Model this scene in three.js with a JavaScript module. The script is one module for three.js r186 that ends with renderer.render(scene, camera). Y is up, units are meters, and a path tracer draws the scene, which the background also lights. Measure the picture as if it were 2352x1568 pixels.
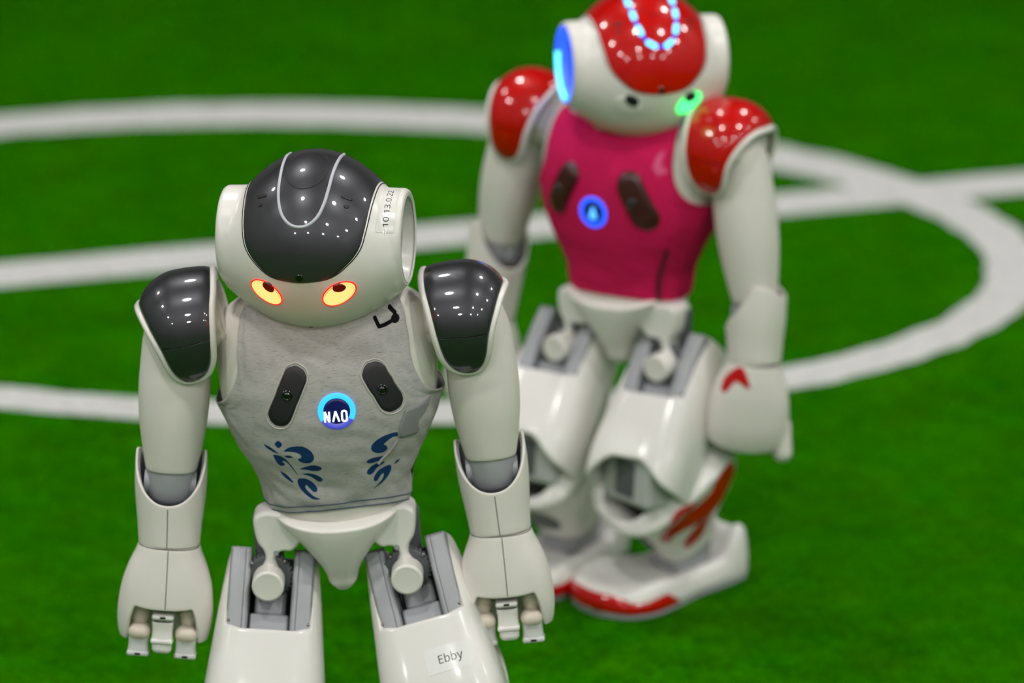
import * as THREE from 'three';
import { mergeGeometries } from 'three/addons/utils/BufferGeometryUtils.js';
import { RoundedBoxGeometry } from 'three/addons/geometries/RoundedBoxGeometry.js';
import { ImprovedNoise } from 'three/addons/math/ImprovedNoise.js';

// ---------------------------------------------------------------- camera, light, exposure
const D2R = Math.PI / 180;
const scene = new THREE.Scene();
scene.background = new THREE.Color(0x050505);
const camera = new THREE.PerspectiveCamera(2 * Math.atan(784 / 9000) / D2R, 2352 / 1568, 0.1, 60);
camera.position.set(0, 1.124, 0);
camera.rotation.x = -16.7 * D2R;
camera.focus = 2.62;
camera.userData.fStop = 4.2;
camera.updateMatrixWorld();
const renderer = new THREE.WebGLRenderer({ antialias: true });
renderer.toneMapping = THREE.LinearToneMapping;
renderer.toneMappingExposure = 1.0;
renderer.shadowMap.enabled = true;
const LAMP_POWER = 10.6, LAMP_GLOW = 45, LAMP_HEIGHT = 4.4;

// ---------------------------------------------------------------- helpers
const noise = new ImprovedNoise();
let seed = 12345;
const rnd = () => ((seed = (seed * 1664525 + 1013904223) >>> 0) / 4294967296);
const lerp = (a, b, t) => a + (b - a) * t;
const clamp = (v, a = 0, b = 1) => Math.min(b, Math.max(a, v));
const smooth = (a, b, x) => { const t = clamp((x - a) / (b - a)); return t * t * (3 - 2 * t); };
const V = (x, y, z) => new THREE.Vector3(x, y, z);
const taken = {};
function numbered(name) { const n = taken[name] = (taken[name] ?? -1) + 1; return n ? `${name}_${String(n).padStart(3, '0')}` : name; }
function tag(o, label, category, group, kind) {
  o.userData.label = label; if (category) o.userData.category = category;
  if (group) o.userData.group = group; if (kind) o.userData.kind = kind; return o;
}
// geometry in millimetres -> one named mesh in metres
function part(name, geo, mat, parent, label) {
  const g = Array.isArray(geo) ? mergeGeometries(geo.map(x => { const y = x.index ? x.toNonIndexed() : x; for (const k of Object.keys(y.attributes)) if (!['position', 'normal', 'uv'].includes(k)) y.deleteAttribute(k); return y; })) : geo;
  g.scale(0.001, 0.001, 0.001);
  const m = new THREE.Mesh(g, mat); m.name = name; m.castShadow = m.receiveShadow = true;
  if (label) m.userData.label = label;
  if (parent) parent.add(m);
  return m;
}
function geoFrom(pos, idx, uv) {
  const g = new THREE.BufferGeometry();
  g.setAttribute('position', new THREE.Float32BufferAttribute(pos, 3));
  g.setAttribute('uv', new THREE.Float32BufferAttribute(uv ?? new Array(pos.length / 3 * 2).fill(0), 2));
  g.setIndex(idx); g.computeVertexNormals(); return g;
}
// rows: list of rows of [x,y,z]; wrapU joins the end of each row to its start, wrapV the last row to the first
function skin(rows, { wrapU = false, wrapV = false, uv } = {}) {
  const n = rows[0].length, pos = [], idx = [], uvs = uv ? [] : null;
  rows.forEach((r, j) => r.forEach((p, i) => { pos.push(p[0], p[1], p[2]); if (uv) uvs.push(...uv(p, i, j)); }));
  const J = rows.length - (wrapV ? 0 : 1), I = n - (wrapU ? 0 : 1);
  for (let j = 0; j < J; j++) for (let i = 0; i < I; i++) {
    const a = j * n + i, b = j * n + (i + 1) % n, c = ((j + 1) % rows.length) * n + i, d = ((j + 1) % rows.length) * n + (i + 1) % n;
    idx.push(a, c, b, b, c, d);
  }
  return geoFrom(pos, idx, uvs);
}
// smooth interpolation in a table of rows [key, a, b, ...]
function table(rows) {
  return (s) => {
    const n = rows.length;
    if (s <= rows[0][0]) return rows[0].slice(1);
    if (s >= rows[n - 1][0]) return rows[n - 1].slice(1);
    let k = 0; while (s > rows[k + 1][0]) k++;
    const p0 = rows[Math.max(0, k - 1)], p1 = rows[k], p2 = rows[k + 1], p3 = rows[Math.min(n - 1, k + 2)], h = p2[0] - p1[0], t = (s - p1[0]) / h;
    return p1.slice(1).map((v, q) => {
      const i = q + 1, m1 = k > 0 ? (p2[i] - p0[i]) / (p2[0] - p0[0]) : (p2[i] - p1[i]) / h, m2 = k + 2 < n ? (p3[i] - p1[i]) / (p3[0] - p1[0]) : (p2[i] - p1[i]) / h;
      const t2 = t * t, t3 = t2 * t;
      return v * (2 * t3 - 3 * t2 + 1) + m1 * h * (t3 - 2 * t2 + t) + p2[i] * (3 * t2 - 2 * t3) + m2 * h * (t3 - t2);
    });
  };
}
const spow = (v, e) => Math.sign(v) * Math.abs(v) ** e;
// a limb surface: at distance s down the limb (y = -s) an oval of half width W, front depth Zf, back depth Zb
function oval(rows, n = 2.3) {
  const T = table(rows);
  return (phi, s, inset = 0, k = 1) => {
    const [W, Zf, Zb, cx = 0, cz = 0] = T(s), c = Math.cos(phi), q = Math.sin(phi), e = 2 / n;
    return [cx + k * (W - inset) * spow(q, e), -s, cz + k * ((c > 0 ? Zf : Zb) - inset) * spow(c, e)];
  };
}
// closed thick-walled shell between top edge and bottom edge
function shell(pt, sTop, sBot, { nPhi = 72, nS = 26, t = 2.4, phis } = {}) {
  const list = phis ?? Array.from({ length: nPhi }, (_, i) => i / nPhi * 2 * Math.PI), rows = [];
  const prof = [], r = t * 0.5;
  for (let j = 0; j <= nS; j++) prof.push([j / nS, 0, 0]);
  prof.push([1, t * 0.2, r * 0.55], [1, t * 0.5, r * 0.8], [1, t * 0.8, r * 0.55], [1, t, 0]);
  for (let j = 6; j >= 0; j--) prof.push([j / 6, t, 0]);
  prof.push([0, t * 0.8, -r * 0.55], [0, t * 0.5, -r * 0.8], [0, t * 0.2, -r * 0.55]);
  for (const [f, inset, ds] of prof) rows.push(list.map(phi => pt(phi, lerp(sTop(phi), sBot(phi), f) + ds, inset)));
  return skin(rows, { wrapU: true, wrapV: true });
}
// closed solid: rows of [s, scale]
function solid(pt, rows, nPhi = 56) {
  return skin(rows.map(([s, k]) => Array.from({ length: nPhi }, (_, i) => pt(i / nPhi * 2 * Math.PI, s, 0, k))), { wrapU: true });
}
const along = (a, b, n) => Array.from({ length: n + 1 }, (_, i) => [lerp(a, b, i / n), 1]);
function tube(points, r, closed = false, seg) {
  return new THREE.TubeGeometry(new THREE.CatmullRomCurve3(points.map(p => Array.isArray(p) ? V(...p) : p), closed), seg ?? points.length * 3, r, 8, closed);
}
// a plate that follows a surface: closed outline (x, y) around (cx, cy); map(x, y, lift) gives the point on the surface
function plate(outline, [cx, cy], map, lift, edge = 0.6, rings = 8) {
  const rows = [];
  for (let j = 0; j <= rings; j++) {
    const k = j / rings, d = j === rings ? -edge : lift;
    const kk = j === rings ? 1 : k * 0.985;
    rows.push(outline.map(([x, y]) => map(cx + (x - cx) * kk, cy + (y - cy) * kk, d)));
  }
  return skin(rows, { wrapU: true });
}
function ellipseLine(cx, cy, a, b, rot = 0, n = 40) {
  return Array.from({ length: n }, (_, i) => { const t = i / n * 2 * Math.PI, x = a * Math.cos(t), y = b * Math.sin(t), c = Math.cos(rot), s = Math.sin(rot); return [cx + x * c - y * s, cy + x * s + y * c]; });
}
function stadiumLine([x0, y0], [x1, y1], r0, r1 = r0, n = 12, wob = 0) {
  const a = Math.atan2(y1 - y0, x1 - x0), o = [];
  for (let i = 0; i <= n; i++) { const t = a + Math.PI / 2 + i / n * Math.PI; o.push([x0 + r0 * Math.cos(t), y0 + r0 * Math.sin(t)]); }
  for (let i = 1; i < 5; i++) o.push([lerp(o[n][0], x1 + r1 * Math.cos(a - Math.PI / 2), i / 5), lerp(o[n][1], y1 + r1 * Math.sin(a - Math.PI / 2), i / 5)]);
  const m = o.length;
  for (let i = 0; i <= n; i++) { const t = a - Math.PI / 2 + i / n * Math.PI; o.push([x1 + r1 * Math.cos(t), y1 + r1 * Math.sin(t)]); }
  const e = o[o.length - 1];
  for (let i = 1; i < 5; i++) o.push([lerp(e[0], o[0][0], i / 5), lerp(e[1], o[0][1], i / 5)]);
  if (wob) o.forEach((p, i) => { p[0] += wob * noise.noise(i * 0.9, 3.3, 1); p[1] += wob * noise.noise(i * 0.9, 7.7, 1); });
  return o;
}
function smoothLine(pts, n = 60) { return new THREE.CatmullRomCurve3(pts.map(([x, y]) => V(x, y, 0)), true).getPoints(n).slice(0, n).map(p => [p.x, p.y]); }
function at(geo, x = 0, y = 0, z = 0, rx = 0, ry = 0, rz = 0) { if (rx) geo.rotateX(rx); if (ry) geo.rotateY(ry); if (rz) geo.rotateZ(rz); return geo.translate(x, y, z); }
const rbox = (w, h, d, r = 2, x = 0, y = 0, z = 0) => at(new RoundedBoxGeometry(w, h, d, 4, r), x, y, z);
// disc with rounded rim, axis along z, from z = 0 to z = h
function puck(r, h, fillet = 2, n = 40, dish = 0) {
  const p = [[0.001, 0], [r - fillet * 0.3, 0], [r, fillet * 0.3]];
  for (let i = 0; i <= 6; i++) { const t = i / 6 * Math.PI / 2; p.push([r - fillet + fillet * Math.cos(t), h - fillet + fillet * Math.sin(t)]); }
  p.push([r * 0.6, h - dish], [0.001, h - dish]);
  return new THREE.LatheGeometry(p.map(q => new THREE.Vector2(...q)), n).rotateX(Math.PI / 2);
}
function turned(points, n = 48) { return new THREE.LatheGeometry(points.map(q => new THREE.Vector2(...q)), n); }
// place a limb: origin (mm), direction down the limb, front hint
function place(o, origin, down, front) {
  const y = down.clone().normalize().negate(), z = front.clone().addScaledVector(y, -front.dot(y)).normalize(), x = y.clone().cross(z);
  o.quaternion.setFromRotationMatrix(new THREE.Matrix4().makeBasis(x, y, z));
  o.position.copy(origin).multiplyScalar(0.001); return o;
}

// ---------------------------------------------------------------- textures and materials
function canvasTexture(w, h, draw) {
  const c = document.createElement('canvas'); c.width = w; c.height = h; draw(c.getContext('2d'), w, h);
  const t = new THREE.CanvasTexture(c); t.colorSpace = THREE.SRGBColorSpace; t.magFilter = THREE.LinearFilter; return t;
}
function dataTexture(n, fn, srgb = true, repeat = true) {
  const d = new Uint8Array(n * n * 4);
  for (let j = 0; j < n; j++) for (let i = 0; i < n; i++) { const [r, g, b] = fn(i / n, j / n); const k = (j * n + i) * 4; d[k] = clamp(r, 0, 255); d[k + 1] = clamp(g, 0, 255); d[k + 2] = clamp(b, 0, 255); d[k + 3] = 255; }
  const t = new THREE.DataTexture(d, n, n); if (srgb) t.colorSpace = THREE.SRGBColorSpace;
  t.magFilter = THREE.LinearFilter; if (repeat) t.wrapS = t.wrapT = THREE.RepeatWrapping; t.needsUpdate = true; return t;
}
const tile = (u, v, f, z) => { // noise that repeats over the unit square
  const a = noise.noise(u * f, v * f, z), b = noise.noise((u - 1) * f, v * f, z), c = noise.noise(u * f, (v - 1) * f, z), d = noise.noise((u - 1) * f, (v - 1) * f, z);
  return lerp(lerp(a, b, u), lerp(c, d, u), v);
};
const phys = (o) => new THREE.MeshPhysicalMaterial(o);
const M = {
  shell: phys({ color: 0xe8e4dd, roughness: 0.34, clearcoat: 0.25, clearcoatRoughness: 0.2 }),
  shellMatte: phys({ color: 0xe5e0d8, roughness: 0.46 }),
  shellGloss: phys({ color: 0xeae7e2, roughness: 0.34, clearcoat: 0.35, clearcoatRoughness: 0.12 }),
  grey: phys({ color: 0xa0a2a6, roughness: 0.42, metalness: 0.1 }),
  greyLight: phys({ color: 0xc3c4c2, roughness: 0.45 }),
  fingerGrey: phys({ color: 0xcfcfcd, roughness: 0.3 }),
  greyDark: phys({ color: 0x5c5e62, roughness: 0.5 }),
  black: phys({ color: 0x111112, roughness: 0.55 }),
  seam: phys({ color: 0x5a5853, roughness: 0.8 }),
  beige: phys({ color: 0xded3c2, roughness: 0.6 }),
  screw: phys({ color: 0x8a8a8a, roughness: 0.25, metalness: 0.9 }),
  sonar: phys({ color: 0x19191b, roughness: 0.6 }),
  lens: phys({ color: 0x08080a, roughness: 0.08, clearcoat: 1 }),
  strip: phys({ color: 0xb9bbc2, roughness: 0.35 }),
};
const glow = (hex, k, base = 0x222222) => phys({ color: base, emissive: hex, emissiveIntensity: k, roughness: 0.4 });

// ---------------------------------------------------------------- setting
const turfMap = dataTexture(1024, (u, v) => {
  const a = tile(u, v, 9, 1.5), b = tile(u, v, 34, 4.5), c = tile(u, v, 120, 8.5), k = 1 + 0.18 * a + 0.24 * b + 0.32 * c;
  const warm = 0.5 + 0.9 * tile(u, v, 22, 11.5);
  return [(23 + 13 * warm) * k, 90 * k ** 0.8, 0];
});
turfMap.repeat.set(1 / 0.9, 1 / 0.9);
const turfBump = dataTexture(512, (u, v) => { const k = 128 + 90 * tile(u, v, 60, 2.2) + 60 * tile(u, v, 140, 5.1); return [k, k, k]; }, false);
turfBump.repeat.set(1 / 0.35, 1 / 0.35);
const turf = phys({ map: turfMap, bumpMap: turfBump, bumpScale: 0.004, roughness: 1, specularIntensity: 0 });
const paintMap = dataTexture(512, (u, v) => { const k = 198 + 26 * tile(u, v, 40, 3.3) + 22 * tile(u, v, 150, 6.1); return [k, k, k - 2]; });
paintMap.repeat.set(1 / 0.4, 1 / 0.4);
const paint = phys({ map: paintMap, roughness: 0.9, specularIntensity: 0.3, bumpMap: turfBump, bumpScale: 0.002 });
function setting(name, geo, mat, label) {
  const m = new THREE.Mesh(geo, mat); m.name = name; m.receiveShadow = m.castShadow = true; m.userData.kind = 'structure'; m.userData.label = label; scene.add(m); return m;
}
function slab(x0, x1, y0, y1, z0, z1) { return new THREE.BoxGeometry(x1 - x0, y1 - y0, z1 - z0).translate((x0 + x1) / 2, (y0 + y1) / 2, (z0 + z1) / 2); }
{
  const g = new THREE.PlaneGeometry(14, 22, 1, 1).rotateX(-Math.PI / 2).translate(0, 0, -1), uv = g.attributes.uv, p = g.attributes.position;
  for (let i = 0; i < uv.count; i++) uv.setXY(i, p.getX(i), p.getZ(i));
  setting('floor', g, turf, 'short green artificial turf of the playing field');
  const wallM = phys({ color: 0x868686, roughness: 0.9 }), ceilM = phys({ color: 0x4c4d50, roughness: 0.9 });
  setting('wall_back', slab(-7, 7, 0, 4.7, -12.1, -12), wallM, 'plain grey hall wall beyond the field');
  setting('wall_front', slab(-7, 7, 0, 4.7, 10, 10.1), wallM, 'plain grey hall wall behind the viewer');
  setting('wall_left', slab(-7.1, -7, 0, 4.7, -12, 10), wallM, 'plain grey hall side wall');
  setting('wall_right', slab(7, 7.1, 0, 4.7, -12, 10), wallM, 'plain grey hall side wall');
  setting('ceiling', slab(-7.1, 7.1, 4.7, 4.8, -12.1, 10.1), ceilM, 'dark grey hall ceiling carrying round lamps');
}
// field markings: thin painted strips with slightly uneven edges
function strip(name, rowsXZ, h, label) {
  const rows = [[], [], [], []];
  for (const [[xo, zo], [xi, zi]] of rowsXZ.pts) { rows[0].push([xo, 0.0002, zo]); rows[1].push([xo, h, zo]); rows[2].push([xi, h, zi]); rows[3].push([xi, 0.0002, zi]); }
  const g = skin(rows, { wrapU: rowsXZ.closed, uv: (p) => [p[0], p[2]] });
  const m = new THREE.Mesh(g, paint); m.name = name; m.receiveShadow = m.castShadow = true; scene.add(m);
  return tag(m, label, 'field line');
}
{
  const pts = [], N = 360, o = { c: [-0.2293, -4.1272], a: [0.8024, 0.6458], u: [0.9797, 0.2005] }, i0 = { c: [-0.2401, -4.1036], a: [0.7507, 0.5574], u: [0.9882, 0.1531] };
  const on = (e, t, w) => { const x = (e.a[0] + w) * Math.cos(t), z = (e.a[1] + w) * Math.sin(t); return [e.c[0] + x * e.u[0] - z * e.u[1], e.c[1] + x * e.u[1] + z * e.u[0]]; };
  for (let k = 0; k < N; k++) { const t = k / N * 2 * Math.PI; pts.push([on(o, t, 0.006 * noise.noise(Math.cos(t) * 14, Math.sin(t) * 14, 2)), on(i0, t, 0.006 * noise.noise(Math.cos(t) * 14, Math.sin(t) * 14, 9))]); }
  strip('centre_circle_line', { pts, closed: true }, 0.0012, 'white curved centre circle line painted on the green turf');
  const q = [];
  for (let k = 0; k <= 240; k++) { const x = lerp(-6.5, 6.5, k / 240); q.push([[x, -0.3487 * x - 4.2233 + 0.004 * noise.noise(x * 9, 1, 1)], [x, -0.3493 * x - 4.1309 + 0.004 * noise.noise(x * 9, 5, 1)]]); }
  strip('halfway_line', { pts: q, closed: false }, 0.0017, 'straight white halfway line crossing the curved line on the turf');
}
// round ceiling lamps
{
  const ringG = turned([[0.18, -0.02], [0.2, -0.03], [0.21, -0.01], [0.21, 0.3], [0.001, 0.3]], 32), discG = new THREE.CylinderGeometry(0.18, 0.18, 0.01, 32);
  const body = phys({ color: 0x3a3a3c, roughness: 0.5 }), lit = phys({ color: 0xffffff, emissive: 0xfff6ea, emissiveIntensity: LAMP_GLOW });
  for (let i = 0; i < 4; i++) for (let j = 0; j < 4; j++) {
    const o = new THREE.Group(); o.name = numbered('ceiling_lamp'); o.position.set(-4.3 + i * 3.2, LAMP_HEIGHT, -4.5 + j * 3.4);
    tag(o, 'round white ceiling lamp hanging over the turf field', 'lamp', 'round lamps in rows under the ceiling');
    const a = new THREE.Mesh(ringG, body); a.name = 'housing'; o.add(a);
    const b = new THREE.Mesh(discG, lit); b.name = 'diffuser'; o.add(b);
    const l = new THREE.PointLight(0xffffff, LAMP_POWER, 0, 2); l.position.y = -0.06; l.castShadow = true; l.shadow.radius = 8; o.add(l);
    scene.add(o);
  }
}

// ---------------------------------------------------------------- the robot kind, in millimetres (x: its left, y up, z forward)
// head: a closed skin turned about the ear axis
const keyed = (pts) => { const T = table([...pts.map(([a, ...v]) => [a - 360, ...v]), ...pts, ...pts.map(([a, ...v]) => [a + 360, ...v])]); return T; };
const headForm = keyed([[-150, 20, 56], [-110, 20, 60], [-75, 27, 61.5], [-40, 29.5, 62.5], [-5, 29, 61.5], [25, 27.5, 56], [55, 26, 50], [90, 25, 48], [130, 25, 48.5], [170, 25, 53]]);
function headR(x, deg) {
  const [A, X] = headForm(((deg + 180) % 360 + 360) % 360 - 180), q = Math.abs(x) / X;
  const w = q < 1 ? 1 - q * q : 0;
  return 34 + A * (w + 0.012 * Math.exp(-((q - 1) ** 2) * 60));
}
function headAt(x, deg, lift = 0) { const r = headR(x, deg) + lift; return [x, r * Math.sin(deg * D2R), r * Math.cos(deg * D2R)]; }
const capHalf = table([[-1, 0.5], [0, 1], [0.4, 10], [1.3, 18], [3.2, 23.5], [6.4, 28.5], [13, 35.5], [21, 40], [33, 42.3], [47, 43.6], [90, 45.2], [150, 45], [185, 40], [200, 30], [207, 14], [209, 1]]);

function buildHead(root, c) {
  const N = 96, rows = [], xs = [];
  for (let i = 0; i <= 56; i++) xs.push(lerp(-60, 60, i / 56));
  const ring = (x, r) => Array.from({ length: N }, (_, k) => { const t = k / N * 2 * Math.PI; return [x, r * Math.sin(t), r * Math.cos(t)]; });
  const lip = [[54, 26], [62, 29.5], [63.6, 30.4], [63.9, 31.4], [63.2, 32.8], [61.6, 33.8]];
  for (const [x, r] of lip) rows.push(ring(-x, r));
  for (const x of xs) rows.push(Array.from({ length: N }, (_, k) => headAt(x, k / N * 360)));
  const tail = lip.slice().reverse().map(([x, r]) => ring(x, r));
  const head = part('head', skin([...rows, ...tail], { wrapU: true }), M.shell, root, 'white rounded head shell');
  // coloured cap on top
  const n = 44, m = 90, cr = [];
  for (let j = 0; j <= m; j++) {
    const d = 209 * (j / m) ** 1.7, h = capHalf(d)[0], row = [];
    for (let i = 0; i <= n; i++) { const u = i / n * 2 - 1, edge = Math.max(Math.abs(u) ** 14, j === 0 || j === m ? 1 : 0); row.push(headAt(u * h, d + 1, lerp(1.1, -0.5, edge))); }
    cr.push(row);
  }
  part('head_cap', skin(cr), c.cap, head, c.capLabel);
  // thin joint round the cap
  const rim = []; for (let j = 0; j <= 60; j++) { const d = 205 * (j / 60) ** 1.7; rim.push(headAt(Math.max(0, capHalf(d)[0] - 0.15), d + 0.9, 0.05)); }
  const rimL = rim.map(([x, y, z]) => [-x, y, z]).reverse();
  part('cap_joint', tube([...rimL, ...rim.slice(1)], 0.4, false, 260), M.black, head);
  // U-shaped light strip and touch button
  const us = []; for (const [x, d] of [[-18.5, 118], [-18.6, 104], [-18.2, 90], [-17.6, 76], [-16.8, 62], [-15, 51], [-11.5, 42.5], [-6, 37.4], [0, 36]]) us.push([x, d]);
  const full = [...us, ...us.slice(0, -1).reverse().map(([x, d]) => [-x, d])], uPts = full.map(([x, d]) => headAt(x, d, 0.75));
  part('light_strip', tube(uPts, 1.25, false, 120), c.strip, head, c.stripLabel);
  if (c.led) {
    const cv = new THREE.CatmullRomCurve3(uPts.map(p => V(...p)));
    for (let k = 0; k < 12; k++) {
      const t = (k + 0.5) / 12;
      const p = cv.getPointAt(t), d = cv.getTangentAt(t), g = new THREE.CapsuleGeometry(2.1, 5.6, 6, 12);
      g.applyQuaternion(new THREE.Quaternion().setFromUnitVectors(V(0, 1, 0), d)); g.translate(p.x * 1.004, p.y * 1.008, p.z * 1.008);
      part('light_segment', g, c.led, head);
    }
  }
  const bt = ellipseLine(0, 82, 14.6, 20, 0, 48).map(([x, d]) => headAt(x, d, 1.15));
  part('touch_button', tube(bt, 0.3, true, 120), M.black, head);
  // microphone slots and forehead camera
  for (const s of [-1, 1]) {
    part('microphone_slot', plate(stadiumLine([s * 29 - 2.4, 61], [s * 29 + 2.4, 60.6], 1.5), [s * 29, 60.8], (x, y, l) => headAt(x, y, l + 0.7), 0.9, 0.2), M.black, head);
    part('microphone_slot', plate(ellipseLine(s * 29.5, 53.5, 1.7, 1.7, 0, 16), [s * 29.5, 53.5], (x, y, l) => headAt(x, y, l + 0.7), 0.9, 0.2), M.black, head);
  }
  part('camera_lens', plate(ellipseLine(0, 4.2, 3, 2.6, 0, 20), [0, 4.2], (x, y, l) => headAt(x, y, l + 0.9), 0.6, 0.2), M.lens, head, 'small black forehead camera');
  part('camera_lens', plate(ellipseLine(0, -47, 1.6, 1, 0, 16), [0, -47], (x, y, l) => headAt(x, y, l), 0.3, 0.2), M.greyDark, head);
  // eyes
  for (const s of [-1, 1]) {
    const col = c.eyes[s < 0 ? 0 : 1], map = (x, y, l) => headAt(x, y, l);
    const C = [s * 25, -10.5], tilt = s * 0.45;
    part('eye', plate(ellipseLine(C[0], C[1], 11.6, 8.6, tilt, 44), C, map, 0.9, 0.3), col.fill, head, col.label);
    if (col.light) { const l = new THREE.PointLight(col.light, 0.0003, 0, 2); l.name = 'eye_light'; l.position.set(...headAt(C[0], C[1], 26)).multiplyScalar(0.001); l.castShadow = true; l.shadow.radius = 0.4; head.add(l); }
    if (col.core) part('eye_core', plate(ellipseLine(C[0], C[1], 11, 8, tilt, 44), C, map, 1.1, -0.5), col.core, head);
    if (col.rim) part('eye_rim', tube(ellipseLine(C[0], C[1], 11.6, 8.6, tilt, 44).map(([x, y]) => headAt(x, y, 0.3)), 0.35, true, 90), col.rim, head);
    const pc = [C[0] + (s < 0 ? 2.2 : 0.6), C[1] + 5.4];
    part('pupil', plate(ellipseLine(pc[0], pc[1], 4.9 * (c.pupil ?? 1), 3.4 * (c.pupil ?? 1) ** 1.3, s < 0 ? -0.45 : -0.15, 28), pc, map, 1.35, 0.3), col.pupil ?? M.black, head, 'dark pupil window');
  }
  // ears
  for (const s of [-1, 1]) {
    const cup = [[25.2, 54], [25.6, 55], [28.6, 61.4], [29.6, 62.6], [30.5, 63.9], [30.2, 64.2], [28.6, 63.2]].map(([r, x]) => ring(s * x, r));
    part('ear_ring', skin(cup, { wrapU: true }), c.ear[s < 0 ? 0 : 1], head, c.earLabel);
    part('ear_plate', at(puck(25.6, 3, 1.2, 40, 0.6), 0, 0, 0, 0, s * Math.PI / 2).translate(s * 52.2, 0, 0), c.earPlate ?? M.greyDark, head);
    if (c.earArc && s < 0) {
      const l = new THREE.PointLight(0x3a6aff, 0.002, 0, 2); l.name = 'ear_glow'; l.position.set(s * 0.082, -0.012, 0); l.castShadow = true; l.shadow.radius = 0.8; head.add(l);
      const arc = []; for (let k = 0; k <= 20; k++) { const t = lerp(-175, -70, k / 20) * D2R; arc.push([s * 62.2, 29 * Math.sin(t), 29 * Math.cos(t)]); }
      part('ear_light', tube(arc, 2.2, false, 60), c.earArc, head, 'bright pale blue lit arc of the ear ring');
    }
  }
  if (c.sticker) {
    const rowsS = []; for (let j = 0; j <= 24; j++) rowsS.push(Array.from({ length: 9 }, (_, i) => headAt(lerp(48, 59.5, i / 8), lerp(36, 104, j / 24), 0.35)));
    part('address_label', skin(rowsS, { uv: (p, i, j) => [j / 24, 1 - i / 8] }), c.sticker, head, 'clear sticker printed 10.13.0.22 in black');
  }
  const H = c.head;
  head.position.set(...H.at).multiplyScalar(0.001);
  head.rotation.set(H.pitch * D2R, H.yaw * D2R, H.roll * D2R, 'YXZ');
  return head;
}

// torso and shirt
const torsoForm = table([[-44, 46, 34, 34], [-30, 49, 37, 38], [-12, 51, 40, 42], [4, 58, 44, 46], [20, 66, 48.5, 50], [36, 72, 51, 53], [52, 75, 51.5, 55], [70, 76, 50, 56], [88, 75.5, 45, 55], [104, 72, 37, 50], [114, 64, 29, 42], [121, 48, 20, 30], [124, 30, 12, 18]]);
const TN = 2.5;
function torsoAt(phi, y, lift = 0, k = 1) { const [W, f, b] = torsoForm(y), c = Math.cos(phi), s = Math.sin(phi); return [k * (W + lift) * spow(s, 2 / TN), y, k * ((c > 0 ? f : b) + lift) * spow(c, 2 / TN)]; }
function chestAt(x, y, lift = 0) { const [W, f] = torsoForm(y); const q = Math.min(0.995, Math.abs(x) / (W + 1)); return [x, y, (f + lift) * (1 - q ** TN) ** (1 / TN)]; }
const shirtEdge = table([[46, 79], [50, 75.5], [55, 71], [62, 66.5], [72, 62.5], [85, 60], [100, 58.5], [112, 57], [118, 54]]);
function shirtHalf(side, c) {
  const rows = [], nY = 70, nU = 84;
  for (let j = 0; j <= nY; j++) {
    const row = [];
    for (let i = 0; i <= nU; i++) {
      const u = i / nU * 2 - 1, v = j / nY, yTop = 118.5 - (c.neckDip ?? 1) * (1 - Math.abs(u) ** 2.2) * (side > 0 ? 1 : 0.2);
      const bottom = c.hem(u * side), y = lerp(bottom, yTop, v);
      const [W] = torsoForm(y), lim = y < 46 ? 1 : clamp(shirtEdge(y)[0] / (W + 2), 0, 1), fm = y < 46 ? Math.PI / 2 : Math.asin(clamp(lim ** (TN / 2), 0, 1));
      const phi = u * fm;
      const flare = 3.4 * Math.exp(-(((y - 47) / 7) ** 2)) * smooth(0.82, 1, Math.abs(u));
      let wr = c.wrinkle * (0.9 * noise.noise(u * 3.1 + 4, y * 0.045, side * 3) + 0.5 * noise.noise(u * 7 + y * 0.05, y * 0.11, side * 9)) + c.wrinkle * 0.8 * smooth(70, 100, y) * noise.noise(u * 9, y * 0.03, 5);
      wr *= 1 - 0.6 * Math.exp(-(((y - 60) / 25) ** 2)) * (1 - Math.abs(u));
      { const q = torsoAt(phi, y); let k = 1; if (side > 0) { for (const w of c.sonar) { const ax = w.b[0] - w.a[0], ay = w.b[1] - w.a[1], t = clamp(((q[0] - w.a[0]) * ax + (y - w.a[1]) * ay) / (ax * ax + ay * ay)); k = Math.min(k, smooth(w.r - 1, w.r + 7, Math.hypot(q[0] - w.a[0] - ax * t, y - w.a[1] - ay * t))); } k = Math.min(k, smooth(12, 18, Math.hypot(q[0] - c.button[0], y - c.button[1]))); } wr = lerp(-0.2, wr, k); }
      const low = c.wrinkle * 1.4 * smooth(5, -28, y) * noise.noise(u * 4 + 1, y * 0.08, 2);
      const edgeIn = v > 0.985 || (y > 47 && Math.abs(u) > 0.985) ? -1.2 : 0;
      const p = torsoAt(phi, y, 1.9 + wr + low + flare + edgeIn);
      if (side < 0) { p[2] = -p[2] / (torsoForm(y)[1] + 1.9) * (torsoForm(y)[2] + 1.9); }
      row.push(p);
    }
    rows.push(row);
  }
  return skin(rows, { uv: (p) => [(p[0] + 100) / 200, (p[1] + 60) / 200] });
}

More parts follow.
